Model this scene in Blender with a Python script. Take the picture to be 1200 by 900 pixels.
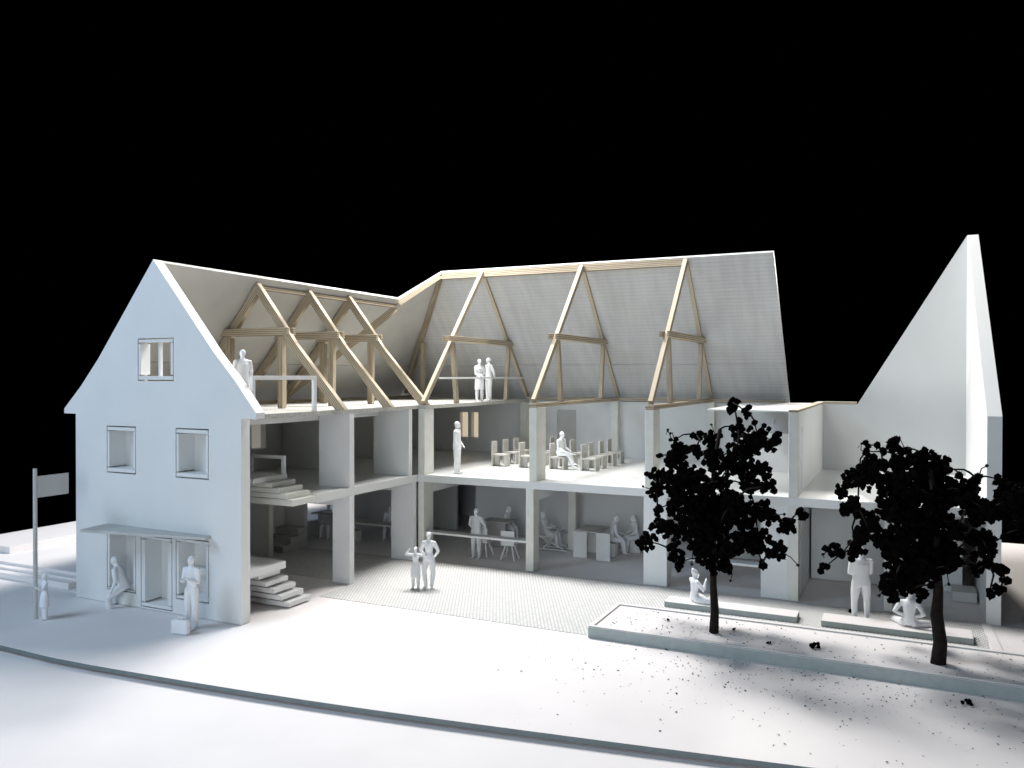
import bpy, bmesh, math, random
from mathutils import Vector, Matrix
from mathutils.geometry import tessellate_polygon
random.seed(7)
for o in list(bpy.data.objects): bpy.data.objects.remove(o)
sc = bpy.context.scene
COL = sc.collection

# ------------------------------------------------------------------ camera, world, lamps, exposure
cam_d = bpy.data.cameras.new('camera'); cam = bpy.data.objects.new('camera', cam_d); COL.objects.link(cam)
cam_d.sensor_width = 36; cam_d.lens = 963.8/1200*36; cam_d.clip_start = 0.1; cam_d.clip_end = 500
YAW, PITCH, ROLL = -0.4449, -0.0097, 0.0014
fw = Vector((math.sin(YAW)*math.cos(PITCH), math.cos(YAW)*math.cos(PITCH), math.sin(PITCH)))
rt = Vector((math.cos(YAW), -math.sin(YAW), 0)); up = rt.cross(fw)
rt2 = rt*math.cos(ROLL)+up*math.sin(ROLL); up2 = up*math.cos(ROLL)-rt*math.sin(ROLL)
m = Matrix((rt2, up2, -fw)).transposed().to_4x4(); m.translation = Vector((15.454, -16.1544, 6.4733))
cam.matrix_world = m
cam_d.dof.use_dof = True; cam_d.dof.focus_distance = 25.0; cam_d.dof.aperture_fstop = 2.0
sc.camera = cam
w = bpy.data.worlds.new("World"); sc.world = w; w.use_nodes = True
w.node_tree.nodes['Background'].inputs[0].default_value = (0, 0, 0, 1)
w.node_tree.nodes['Background'].inputs[1].default_value = 0.0
def lamp(name, kind, loc, power, color, size=1.0, target=None, sizey=None, spread=None):
    d = bpy.data.lights.new(name, kind); d.energy = power; d.color = color
    o = bpy.data.objects.new(name, d); COL.objects.link(o); o.location = loc
    if kind == 'AREA':
        d.size = size
        if sizey: d.shape = 'RECTANGLE'; d.size_y = sizey
        if spread: d.spread = spread
    else: d.shadow_soft_size = size
    if target is not None:
        o.rotation_euler = (Vector(target)-Vector(loc)).to_track_quat('-Z', 'Y').to_euler()
    return o
lamp('key_lamp', 'POINT', (-1.0, 10.6, 16.5), 10500, (1.0, 0.98, 0.96), 1.5)
lamp('second_key_lamp', 'POINT', (3.5, 12.6, 26.0), 26000, (1.0, 0.985, 0.97), 4.2)
lamp('rear_lamp', 'POINT', (14.0, 40.0, 14.0), 26000, (1.0, 0.95, 0.88), 1.5)
lamp('cool_fill_lamp', 'AREA', (-13, -17, 21), 4200, (0.56, 0.76, 1.0), 12, (-2, 4, 2))
lamp('front_fill_lamp', 'AREA', (14, -32, 8), 3700, (0.80, 0.90, 1.0), 16, (8, 8, 3))
sc.view_settings.view_transform = 'Standard'; sc.view_settings.look = 'None'
sc.view_settings.exposure = 0.0; sc.view_settings.gamma = 1.0

# ------------------------------------------------------------------ materials
def mat(name, base, rough=0.6, var=0.04, vscale=1.5, bump=0.05, bscale=60, spec=0.3):
    mm = bpy.data.materials.new(name); mm.use_nodes = True
    nt = mm.node_tree; N = nt.nodes; L = nt.links; b = N['Principled BSDF']
    b.inputs['Roughness'].default_value = rough; b.inputs['Specular IOR Level'].default_value = spec
    tc = N.new('ShaderNodeTexCoord')
    n = N.new('ShaderNodeTexNoise'); n.inputs['Scale'].default_value = vscale; n.inputs['Detail'].default_value = 5
    L.new(tc.outputs['Object'], n.inputs['Vector'])
    r = N.new('ShaderNodeValToRGB')
    r.color_ramp.elements[0].position = 0.3; r.color_ramp.elements[1].position = 0.7
    r.color_ramp.elements[0].color = tuple(max(0, c*(1-var)) for c in base)+(1,)
    r.color_ramp.elements[1].color = tuple(min(1, c*(1+var)) for c in base)+(1,)
    L.new(n.outputs['Fac'], r.inputs['Fac']); L.new(r.outputs['Color'], b.inputs['Base Color'])
    n2 = N.new('ShaderNodeTexNoise'); n2.inputs['Scale'].default_value = bscale; n2.inputs['Detail'].default_value = 3
    L.new(tc.outputs['Object'], n2.inputs['Vector'])
    bp = N.new('ShaderNodeBump'); bp.inputs['Strength'].default_value = bump; bp.inputs['Distance'].default_value = 0.02
    L.new(n2.outputs['Fac'], bp.inputs['Height']); L.new(bp.outputs['Normal'], b.inputs['Normal'])
    mm['ramp'] = r.name
    return mm
M = {}
M['card'] = mat('white_card', (0.74, 0.745, 0.73), 0.55, 0.025, 0.7, 0.06, 30)
M['card2'] = mat('warm_white_card', (0.50, 0.51, 0.505), 0.65, 0.03, 0.5, 0.08, 25)  # white card greyed: weaker light on the rear gable put into the colour
M['edge'] = mat('card_cut_edge', (0.70, 0.70, 0.64), 0.7, 0.05, 3, 0.1, 50)
M['speck'] = mat('speckled_board', (0.46, 0.455, 0.42), 0.8, 0.25, 14, 0.3, 40)
M['cut'] = mat('grey_core_edge', (0.36, 0.40, 0.39), 0.8, 0.08, 5, 0.15, 40)  # darker copy of the base card: shade of planter and bench sides painted in
M['cutdark'] = mat('dark_core_edge', (0.17, 0.20, 0.205), 0.8, 0.08, 5, 0.15, 40)  # darker still: shade on the curb face painted into the colour
M['gloss'] = mat('smooth_floor_card', (0.72, 0.73, 0.71), 0.28, 0.02, 0.6, 0.02, 20, 0.5)
M['ground'] = mat('base_card', (0.78, 0.745, 0.735), 0.7, 0.04, 0.45, 0.05, 25)
M['grey'] = mat('grey_card', (0.52, 0.52, 0.50), 0.7, 0.05, 2, 0.08, 40)
M['plaster'] = mat('printed_figure_white', (0.82, 0.83, 0.84), 0.45, 0.02, 5, 0.04, 80)
M['chip'] = mat('grey_board', (0.52, 0.51, 0.47), 0.8, 0.22, 22, 0.25, 60)
M['black'] = mat('dried_plant', (0.003, 0.0027, 0.0027), 0.95, 0.3, 6, 0.2, 30, 0.0)
M['bark'] = mat('dark_stem', (0.013, 0.010, 0.008), 0.85, 0.5, 8, 0.6, 25, 0.15)
# laminated timber: stripes along the beam (object x = length)
def wood(name, c0, c1):
    mm = bpy.data.materials.new(name); mm.use_nodes = True
    nt = mm.node_tree; N = nt.nodes; L = nt.links; b = N['Principled BSDF']; b.inputs['Roughness'].default_value = 0.7
    b.inputs['Specular IOR Level'].default_value = 0.2
    tc = N.new('ShaderNodeTexCoord'); mp = N.new('ShaderNodeMapping'); mp.inputs['Scale'].default_value = (0.25, 1, 1)
    L.new(tc.outputs['Object'], mp.inputs['Vector'])
    wv = N.new('ShaderNodeTexWave'); wv.bands_direction = 'Z'; wv.inputs['Scale'].default_value = 5.0
    wv.inputs['Distortion'].default_value = 1.2; wv.inputs['Detail'].default_value = 2; wv.inputs['Detail Scale'].default_value = 1.2
    L.new(mp.outputs['Vector'], wv.inputs['Vector'])
    n = N.new('ShaderNodeTexNoise'); n.inputs['Scale'].default_value = 9; n.inputs['Detail'].default_value = 6
    mp2 = N.new('ShaderNodeMapping'); mp2.inputs['Scale'].default_value = (0.12, 2.5, 2.5)
    L.new(tc.outputs['Object'], mp2.inputs['Vector']); L.new(mp2.outputs['Vector'], n.inputs['Vector'])
    mx = N.new('ShaderNodeMix'); mx.data_type = 'FLOAT'; mx.inputs[0].default_value = 0.5
    L.new(wv.outputs['Fac'], mx.inputs[2]); L.new(n.outputs['Fac'], mx.inputs[3])
    r = N.new('ShaderNodeValToRGB'); r.color_ramp.elements[0].position = 0.25; r.color_ramp.elements[1].position = 0.65
    r.color_ramp.elements[0].color = c0+(1,); r.color_ramp.elements[1].color = c1+(1,)
    L.new(mx.outputs[0], r.inputs['Fac']); L.new(r.outputs['Color'], b.inputs['Base Color'])
    bp = N.new('ShaderNodeBump'); bp.inputs['Strength'].default_value = 0.3; bp.inputs['Distance'].default_value = 0.02
    L.new(wv.outputs['Fac'], bp.inputs['Height']); L.new(bp.outputs['Normal'], b.inputs['Normal'])
    return mm
M['wood'] = wood('laminated_basswood', (0.22, 0.18, 0.125), (0.49, 0.415, 0.31))
# corrugated roof card
def corrugated():
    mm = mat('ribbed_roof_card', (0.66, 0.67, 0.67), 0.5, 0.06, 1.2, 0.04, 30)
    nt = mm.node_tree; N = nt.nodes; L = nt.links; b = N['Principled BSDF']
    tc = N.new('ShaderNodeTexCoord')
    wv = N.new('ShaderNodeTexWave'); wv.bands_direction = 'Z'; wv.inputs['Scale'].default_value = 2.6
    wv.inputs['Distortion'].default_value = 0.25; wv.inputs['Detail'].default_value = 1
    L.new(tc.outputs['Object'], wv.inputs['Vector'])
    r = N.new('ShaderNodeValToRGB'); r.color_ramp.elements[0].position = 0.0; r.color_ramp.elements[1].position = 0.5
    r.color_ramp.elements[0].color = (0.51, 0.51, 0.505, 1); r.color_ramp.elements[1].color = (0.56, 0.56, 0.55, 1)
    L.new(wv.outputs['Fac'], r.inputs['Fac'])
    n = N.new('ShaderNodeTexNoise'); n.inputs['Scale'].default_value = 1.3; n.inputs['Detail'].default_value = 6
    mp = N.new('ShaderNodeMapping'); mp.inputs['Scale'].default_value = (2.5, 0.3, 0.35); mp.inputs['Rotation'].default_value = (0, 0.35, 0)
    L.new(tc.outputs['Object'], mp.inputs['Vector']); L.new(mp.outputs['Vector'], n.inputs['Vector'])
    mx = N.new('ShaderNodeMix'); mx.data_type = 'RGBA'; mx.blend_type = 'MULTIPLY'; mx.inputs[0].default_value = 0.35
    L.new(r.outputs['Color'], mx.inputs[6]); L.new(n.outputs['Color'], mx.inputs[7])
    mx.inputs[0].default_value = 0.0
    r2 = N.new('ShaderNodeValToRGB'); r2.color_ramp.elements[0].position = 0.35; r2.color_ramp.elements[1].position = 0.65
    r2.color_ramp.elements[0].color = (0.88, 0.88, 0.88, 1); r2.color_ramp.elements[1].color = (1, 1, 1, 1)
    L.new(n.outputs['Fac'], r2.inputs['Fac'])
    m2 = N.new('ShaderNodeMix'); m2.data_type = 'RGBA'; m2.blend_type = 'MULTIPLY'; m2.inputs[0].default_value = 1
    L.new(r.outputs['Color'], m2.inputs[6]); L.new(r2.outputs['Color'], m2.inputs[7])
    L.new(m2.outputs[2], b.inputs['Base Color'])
    bp = N.new('ShaderNodeBump'); bp.inputs['Strength'].default_value = 0.2; bp.inputs['Distance'].default_value = 0.02
    L.new(wv.outputs['Fac'], bp.inputs['Height']); L.new(bp.outputs['Normal'], b.inputs['Normal'])
    return mm
M['ribbed'] = corrugated()
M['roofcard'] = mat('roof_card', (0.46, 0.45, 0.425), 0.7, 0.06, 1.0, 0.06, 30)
# perforated paving sheet: a fine grid of joints
def paving():
    mm = mat('paving_card', (0.62, 0.615, 0.60), 0.75, 0.03, 1, 0.05, 30)
    nt = mm.node_tree; N = nt.nodes; L = nt.links; b = N['Principled BSDF']
    tc = N.new('ShaderNodeTexCoord')
    mp = N.new('ShaderNodeMapping'); mp.inputs['Scale'].default_value = (1, 1, 1)
    L.new(tc.outputs['Object'], mp.inputs['Vector'])
    br = N.new('ShaderNodeTexBrick'); br.inputs['Scale'].default_value = 1.0
    br.inputs['Brick Width'].default_value = 0.1; br.inputs['Row Height'].default_value = 0.1
    br.inputs['Mortar Size'].default_value = 0.016; br.inputs['Mortar Smooth'].default_value = 0.3
    br.inputs['Color1'].default_value = (0.76, 0.755, 0.735, 1); br.inputs['Color2'].default_value = (0.66, 0.655, 0.64, 1)
    br.inputs['Mortar'].default_value = (0.42, 0.42, 0.41, 1)
    L.new(mp.outputs['Vector'], br.inputs['Vector'])
    L.new(br.outputs['Color'], b.inputs['Base Color'])
    bp = N.new('ShaderNodeBump'); bp.invert = True; bp.inputs['Strength'].default_value = 0.6; bp.inputs['Distance'].default_value = 0.02
    L.new(br.outputs['Fac'], bp.inputs['Height']); L.new(bp.outputs['Normal'], b.inputs['Normal'])
    return mm
M['paving'] = paving()
def frosted(name, c):
    mm = bpy.data.materials.new(name); mm.use_nodes = True
    nt = mm.node_tree; N = nt.nodes; L = nt.links
    t = N.new('ShaderNodeBsdfTranslucent'); t.inputs['Color'].default_value = c+(1,)
    L.new(t.outputs[0], N['Material Output'].inputs['Surface'])
    return mm
M['frosted'] = frosted('tracing_paper', (0.95, 0.90, 0.80))  # translucent panes added so the side and rear windows look bright

# ------------------------------------------------------------------ mesh helpers
def link(name, bm, material, parent=None, matrix=None, smooth=False):
    me = bpy.data.meshes.new(name)
    bmesh.ops.recalc_face_normals(bm, faces=bm.faces)
    bm.to_mesh(me); bm.free()
    me.materials.append(M[material])
    if smooth:
        for p in me.polygons: p.use_smooth = True
    o = bpy.data.objects.new(name, me); COL.objects.link(o)
    if matrix is not None: o.matrix_world = matrix
    if parent is not None:
        o.parent = parent
        o.matrix_parent_inverse = parent.matrix_basis.inverted()
    return o
def empty(name, loc, label, cat, group=None, rotz=0):
    o = bpy.data.objects.new(name, None); o.empty_display_size = 0.3; COL.objects.link(o)
    o.location = loc; o.rotation_euler = (0, 0, rotz)
    o['label'] = label; o['category'] = cat
    if group: o['group'] = group
    return o
def tag(o, label=None, cat=None, group=None, kind=None):
    if label: o['label'] = label
    if cat: o['category'] = cat
    if group: o['group'] = group
    if kind: o['kind'] = kind
    return o
def add_box(bm, x0, x1, y0, y1, z0, z1, bev=0.0):
    vs = [bm.verts.new(v) for v in ((x0,y0,z0),(x1,y0,z0),(x1,y1,z0),(x0,y1,z0),(x0,y0,z1),(x1,y0,z1),(x1,y1,z1),(x0,y1,z1))]
    fs = [bm.faces.new([vs[i] for i in f]) for f in ((0,3,2,1),(4,5,6,7),(0,1,5,4),(1,2,6,5),(2,3,7,6),(3,0,4,7))]
    if bev > 0:
        es = list({e for f in fs for e in f.edges})
        bmesh.ops.bevel(bm, geom=es, offset=bev, segments=1, affect='EDGES', profile=0.7)
def box(name, x0, x1, y0, y1, z0, z1, material='card', parent=None, bev=0.006):
    bm = bmesh.new(); add_box(bm, x0, x1, y0, y1, z0, z1, bev)
    return link(name, bm, material, parent)
def prism(name, outline, axis, a0, a1, material, parent=None, holes=(), bev=0):
    """outline polygon in the two other axes, extruded along axis from a0 to a1; holes go right through"""
    def P(p, a):
        return {'x': (a, p[0], p[1]), 'y': (p[0], a, p[1]), 'z': (p[0], p[1], a)}[axis]
    bm = bmesh.new(); loops = [list(outline)]+[list(h) for h in holes]
    flat = [p for l in loops for p in l]
    tris = tessellate_polygon([[Vector((p[0], p[1], 0)) for p in l] for l in loops])
    A = [bm.verts.new(P(p, a0)) for p in flat]; B = [bm.verts.new(P(p, a1)) for p in flat]
    for t in tris:
        bm.faces.new([A[i] for i in t]); bm.faces.new([B[i] for i in reversed(t)])
    k = 0
    for l in loops:
        n = len(l)
        for i in range(n):
            j = (i+1) % n
            bm.faces.new((A[k+i], A[k+j], B[k+j], B[k+i]))
        k += n
    bmesh.ops.dissolve_limit(bm, angle_limit=0.001, verts=bm.verts, edges=bm.edges) if not holes else None
    return link(name, bm, material, parent)
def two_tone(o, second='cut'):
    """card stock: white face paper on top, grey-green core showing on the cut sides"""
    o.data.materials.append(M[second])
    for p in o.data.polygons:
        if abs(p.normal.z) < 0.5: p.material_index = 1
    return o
def rect(x0, x1, z0, z1): return [(x0, z0), (x1, z0), (x1, z1), (x0, z1)]
def beam(name, p0, p1, wd, ht, parent, material='wood', upv=(0, 0, 1), bev=0.008):
    """a bar from p0 to p1; wd across, ht in the direction nearest upv"""
    p0 = Vector(p0); p1 = Vector(p1); x = (p1-p0); L = x.length; x.normalize()
    u = Vector(upv); y = u.cross(x)
    if y.length < 1e-4: y = Vector((0, 1, 0))
    y.normalize(); z = x.cross(y)
    mt = Matrix((x, y, z)).transposed().to_4x4(); mt.translation = p0
    bm = bmesh.new(); add_box(bm, 0, L, -wd/2, wd/2, -ht/2, ht/2, bev)
    return link(name, bm, material, parent, matrix=mt)
def sheet(name, polys, thick, material, parent=None):
    """thin card made of 3-D polygons sharing vertices, thickened inwards"""
    bm = bmesh.new(); cache = {}
    for pl in polys:
        vs = []
        for p in pl:
            if p not in cache: cache[p] = bm.verts.new(p)
            vs.append(cache[p])
        bm.faces.new(vs)
    bmesh.ops.recalc_face_normals(bm, faces=bm.faces)
    if sum(f.normal.z for f in bm.faces) < 0:
        bmesh.ops.reverse_faces(bm, faces=bm.faces)
    bmesh.ops.solidify(bm, geom=bm.faces[:], thickness=thick)
    return link(name, bm, material, parent)

# ------------------------------------------------------------------ the setting
def curb_y(x): 
    pts = [(-40, -3.5), (-4, -3.68), (-2.2, -3.72), (-0.9, -3.66), (0.4, -3.56), (2, -3.43), (3.5, -3.29), (4.8, -3.15), (6.1, -2.99), (7.5, -2.80), (9, -2.58), (10.6, -2.34), (12, -2.12), (14, -1.80), (30, 0.8)]
    for (a, b), (c, d) in zip(pts, pts[1:]):
        if a <= x <= c: return b+(d-b)*(x-a)/(c-a)
    return pts[-1][1]
xs = [-16.2, -12, -8, -4, -2.2, -0.9, 0.4, 2, 3.5, 4.8, 6.1, 7.5, 9, 10.6, 12, 14, 16, 20, 24]
ground = prism('ground', [(x, curb_y(x)) for x in xs]+[(24, 21), (-16.2, 21)], 'z', -0.095, 0.0, 'ground')
sub = prism('ground_underlay', [(x, curb_y(x)+0.3) for x in xs]+[(24, 21), (-16.2, 21)], 'z', -0.163, -0.097, 'grey'); sub['kind'] = 'structure'
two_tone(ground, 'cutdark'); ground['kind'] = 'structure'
street = prism('street', [(-16.2, -16), (24, -16), (24, 21), (-16.2, 21)], 'z', -0.45, -0.165, 'ground'); street['kind'] = 'structure'
pav = prism('paving', [(-0.0, 3.13), (8.38, 3.13), (8.38, 5.34), (17.28, 5.34), (17.38, 8.5), (17.38, 8.54), (12.8, 8.54), (0.3, 8.54), (-0.05, 8.54), (-0.05, 8.54), (-5.9, 8.35), (-5.9, 4.9), (-0.7, 4.9), (-0.7, 4.5), (0.02, 4.5)], 'z', 0.003, 0.016, 'paving')
pav['kind'] = 'structure'
strip = prism('paving_strip', [(17.42, 5.34), (17.62, 5.34), (17.5, 8.5), (17.3, 8.5)], 'z', 0.02, 0.035, 'ground'); strip['kind'] = 'structure'

# terrace with steps behind the left corner
t = empty('terrace', (-11, 1, 0), 'white raised terrace with two steps at the left rear of the house', 'terrace')
prism('platform', [(-15.9, 1.0), (-7.1, 1.0), (-7.1, 19), (-15.9, 19)], 'z', 0.003, 0.36, 'ground', t)
box('step', -13.8, -7.3, 0.45, 0.995, 0.003, 0.19, 'ground', t)
box('step', -13.8, -7.3, 0.72, 0.995, 0.193, 0.27, 'ground', t)
box('step', -7.05, -6.4, 0.3, 1.6, 0.003, 0.03, 'ground', t)
tag(box('low_wall', -14.3, -12.15, 1.8, 13, 0.362, 0.6, 'ground'), 'long low white block lying on the terrace at the far left', 'low wall')

# ------------------------------------------------------------------ house
H = empty('house_model', (0, 0, 0), 'white card sectional model of an L shaped gabled house with open timber roof', 'house')
D1 = 8.56; YB = 17.4
# front gable of the left wing
holes_r = {'attic': (-3.77, -2.39, 6.32, 7.50), 'upper_l': (-5.03, -3.85, 3.71, 5.05), 'upper_r': (-2.33, -1.12, 3.71, 5.06),
           'shop_l': (-5.04, -3.86, 0.38, 2.10), 'door': (-3.68, -2.46, 0.05, 2.06), 'shop_r': (-2.34, -1.12, 0.42, 2.10)}
gable_pts = [(-6.33, 0.015), (0, 0.015), (0, 5.36), (0.5, 5.36), (0.5, 5.52), (-0.22, 6.36), (-0.95, 7.10), (-2.09, 8.42), (-3.16, 9.66),
             (-4.2, 8.38), (-5.37, 6.95), (-6.1, 6.17), (-6.83, 5.50), (-6.83, 5.36), (-6.33, 5.36)]
prism('gable_wall', gable_pts, 'y', 0.0, 0.32, 'card', H, holes=[rect(*h) for h in holes_r.values()])
def inset(kind, x0, x1, z0, z1, sw, tw, bw, depth, panel=True):
    g = 0.036; wn = None
    bm = bmesh.new()
    if panel: add_box(bm, x0+sw+0.002, x1-sw-0.002, depth-0.06, depth, z0+bw+0.002, z1-tw-0.002)
    else: add_box(bm, x0+0.62, x0+0.70, 0.16, 0.24, z0+bw, z1-tw)
    wn = link('door' if kind == 'door' else 'window', bm, 'card', H)
    fr = 'door_frame' if kind == 'door' else 'window_frame'
    box(fr, x0+g, x0+sw, 0.0, depth, z0+bw+g, z1-tw-g, 'card', wn, 0.003)
    box(fr, x1-sw, x1-g, 0.0, depth, z0+bw+g, z1-tw-g, 'card', wn, 0.003)
    box('lintel', x0+g, x1-g, 0.0, depth, z1-tw, z1-g, 'card', wn, 0.003)
    box('sill', x0+g, x1-g, -0.004, depth, z0+g, z0+bw, 'card', wn, 0.003)
inset('window', *holes_r['attic'], 0.12, 0.11, 0.14, 0.32, panel=False)
inset('window', *holes_r['upper_l'], 0.11, 0.13, 0.14, 0.62)
inset('window', *holes_r['upper_r'], 0.11, 0.13, 0.14, 0.62)
inset('window', *holes_r['shop_l'], 0.11, 0.10, 0.06, 0.62)
inset('door', *holes_r['door'], 0.17, 0.10, 0.12, 0.62)
inset('window', *holes_r['shop_r'], 0.11, 0.10, 0.10, 0.62)
# canopy over the entrance
bm = bmesh.new()
top = [(-5.02, -0.003, 2.26), (-1.05, -0.003, 2.24), (-0.93, -0.32, 2.26), (-4.96, -0.90, 2.24)]
A = [bm.verts.new(p) for p in top]; B = [bm.verts.new((p[0], p[1], p[2]-0.07)) for p in top]
bm.faces.new(A); bm.faces.new(B[::-1])
for i in range(4): bm.faces.new((A[i], A[(i+1) % 4], B[(i+1) % 4], B[i]))
link('canopy', bm, 'grey', H)

# slabs
prism('floor_slab', [(-6.0, 3.04), (0, 3.04), (0, D1), (17.42, D1), (17.42, 16.69), (12.6, 16.69), (12.6, YB), (-6.0, YB)], 'z', 2.75, 3.0, 'gloss', H)
prism('attic_slab', [(-6.0, 0.33), (0, 0.33), (0, D1), (0.3, D1), (0.3, YB), (-6.0, YB)], 'z', 5.31, 5.44, 'speck', H)
box('ceiling_panel', 9.9, 12.44, 9.7, YB, 5.40, 5.45, 'card', H)
# outer walls (windows cut right through)
lw_holes = [(6.8, 7.55, 3.75, 4.84), (13.9, 14.7, 3.85, 4.62), (14.8, 15.3, 3.85, 4.62), (9.7, 11.6, 0.62, 1.75)]
prism('left_wall', [(0.322, 0), (YB+0.35, 0), (YB+0.35, 5.46), (0.322, 5.46)], 'x', -6.33, -6.003, 'card', H, holes=[rect(*h) for h in lw_holes])
bw_holes = [(-3.25, -2.80, 3.60, 4.80), (-2.64, -2.26, 3.60, 4.80), (1.66, 2.56, 3.02, 5.0)]
prism('rear_wall', [(-5.998, 0), (12.598, 0), (12.598, 5.385), (-5.998, 5.385)], 'y', YB+0.003, YB+0.35, 'card', H, holes=[rect(*h) for h in bw_holes])
for (y0, y1, z0, z1) in lw_holes[:3]:
    wn = box('window', -6.27, -6.262, y0, y1, z0, z1, 'frosted', H, 0)
    box('sill', -6.25, -5.97, y0+.002, y1-.002, z0, z0+0.03, 'card', wn, 0)
for (x0, x1, z0, z1) in bw_holes[:2]:
    wn = box('window', x0, x1, YB+0.30, YB+0.308, z0, z1, 'frosted', H, 0)
    box('sill', x0+.002, x1-.002, YB-0.02, YB+0.29, z0, z0+0.03, 'edge', wn, 0)
box('door', 1.662, 2.558, YB+0.13, YB+0.2, 3.022, 4.998, 'grey', H, 0)
# left wing piers
box('pier', -0.66, 0.0, 4.61, 4.85, 0.018, 2.748, 'card', H, 0.01)
box('pier', -1.19, 0.0, 4.61, 4.85, 3.002, 5.308, 'card', H, 0.01)
box('pier', -0.92, 0.0, 8.25, 8.47, 0.018, 2.748, 'card', H, 0.01)
box('pier', -1.47, 0.0, 7.97, 8.19, 3.002, 5.308, 'card', H, 0.01)
# inner corner column and main wing piers: cream front edge, white flank
def column(x0, x1, y0, y1, z0, z1): return box('column', x0, x1, y0, y1, z0, z1, 'edge', H, 0.01)
column(0.01, 0.25, D1, 9.2, 0.018, 2.748); column(0.01, 0.27, D1+.003, 9.2, 3.002, 5.308)
column(4.18, 4.46, D1, 9.03, 0.018, 2.748); column(4.30, 4.57, D1, 9.33, 3.002, 5.44)
box('pier', 8.19, 8.93, D1, 9.1, 0.018, 2.748, 'card', H, 0.01); column(8.23, 8.5, D1, 9.3, 3.002, 5.44)
box('pier', 11.70, 12.455, D1+0.05, 9.4, 0.018, 2.748, 'card', H, 0.01)
column(12.46, 12.75, D1, 9.0, 0.018, 2.748); column(12.47, 12.73, D1, 8.9, 3.002, 5.44)
# downstand beams of the ground floor
box('downstand_beam', 0.02, 0.24, 9.202, 15, 2.33, 2.748, 'card', H)
box('downstand_beam', 4.2, 4.44, 9.032, 12.3, 2.33, 2.748, 'card', H)
box('downstand_beam', -5.9, -0.662, 4.64, 4.82, 2.42, 2.748, 'card', H)
box('downstand_beam', -5.9, -0.922, 8.28, 8.44, 2.42, 2.748, 'card', H)
box('downstand_beam', -1.42, -1.22, 0.35, 7.95, 5.07, 5.308, 'card', H)
column(4.2, 4.5, 12.302, 12.62, 0.018, 2.748)
for x in (0.02, 4.26, 8.3): column(x, x+0.3, 17.05, YB, 3.002, 5.306 if x < 0.2 else 5.44)
column(14.98, 15.2, 8.62, 8.82, 0.018, 2.748)
# partition of the upper floor, right of the hall, with a doorway
prism('partition_wall', [(8.902, 3.002), (YB, 3.002), (YB, 5.44), (8.902, 5.44)], 'x', 12.47, 12.70, 'card', H, holes=[rect(9.6, 9.98, 3.06, 4.95)])
# cross walls, inner walls
box('inner_wall', -6.0, -2.9, 8.4, 8.55, 3.002, 5.308, 'card', H)
box('inner_wall', -6.0, -4.2, 12.4, 12.55, 3.002, 5.308, 'card', H)
box('inner_wall', -6.0, -5.15, 6.5, 6.62, 0.018, 2.748, 'card', H)
column(-5.15, -4.9, 6.48, 6.7, 0.018, 2.748)
box('inner_wall', -6.0, -5.0, 8.55, 8.7, 0.018, 2.748, 'card', H)
box('inner_wall', -0.6, 4.19, 14.0, 14.15, 0.018, 2.748, 'card', H)
box('inner_wall', 2.6, 12.4, 13.6, 13.75, 0.018, 2.748, 'card', H)
box('inner_wall', -6.0, -1.5, 14.0, 14.15, 0.018, 2.748, 'card', H)
box('inner_wall', 12.80, 17.05, 11.68, 11.8, 0.018, 2.748, 'card', H)
box('inner_wall', 12.47, 12.74, 9.402, 13.5, 0.018, 2.748, 'card', H)
# right wing fragment: rear wall with half gable, end wall with raking top
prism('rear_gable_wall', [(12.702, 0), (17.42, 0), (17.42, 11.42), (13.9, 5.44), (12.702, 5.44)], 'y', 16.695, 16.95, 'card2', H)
prism('end_wall', [(D1, 0), (16.95, 0), (16.95, 11.42), (16.69, 11.42), (D1, 5.44)], 'x', 17.422, 17.76, 'card', H)
# roof cards
E0, E1 = (-6.83, 0.322, 5.50), (-6.83, 17.85, 5.50)
K0, K1 = (-5.37, 0.322, 6.95), (-5.37, 16.8, 6.98)
R0, R1, PK = (-3.16, 0.322, 9.66), (-3.16, 12.07, 9.66), (-1.76, 13.17, 10.78)
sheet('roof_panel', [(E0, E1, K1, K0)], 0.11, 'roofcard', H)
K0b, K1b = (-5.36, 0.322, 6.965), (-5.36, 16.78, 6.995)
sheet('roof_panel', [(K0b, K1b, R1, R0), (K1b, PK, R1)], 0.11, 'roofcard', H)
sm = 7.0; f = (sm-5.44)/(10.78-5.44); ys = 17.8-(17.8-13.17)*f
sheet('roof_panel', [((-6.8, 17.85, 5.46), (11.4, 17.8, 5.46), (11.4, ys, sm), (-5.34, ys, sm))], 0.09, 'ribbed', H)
sheet('roof_panel', [((-5.33, ys+.03, sm+.012), (11.4, ys+.03, sm+.012), (11.4, 13.17, 10.78), (-1.76, 13.17, 10.78))], 0.09, 'ribbed', H)

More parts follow.
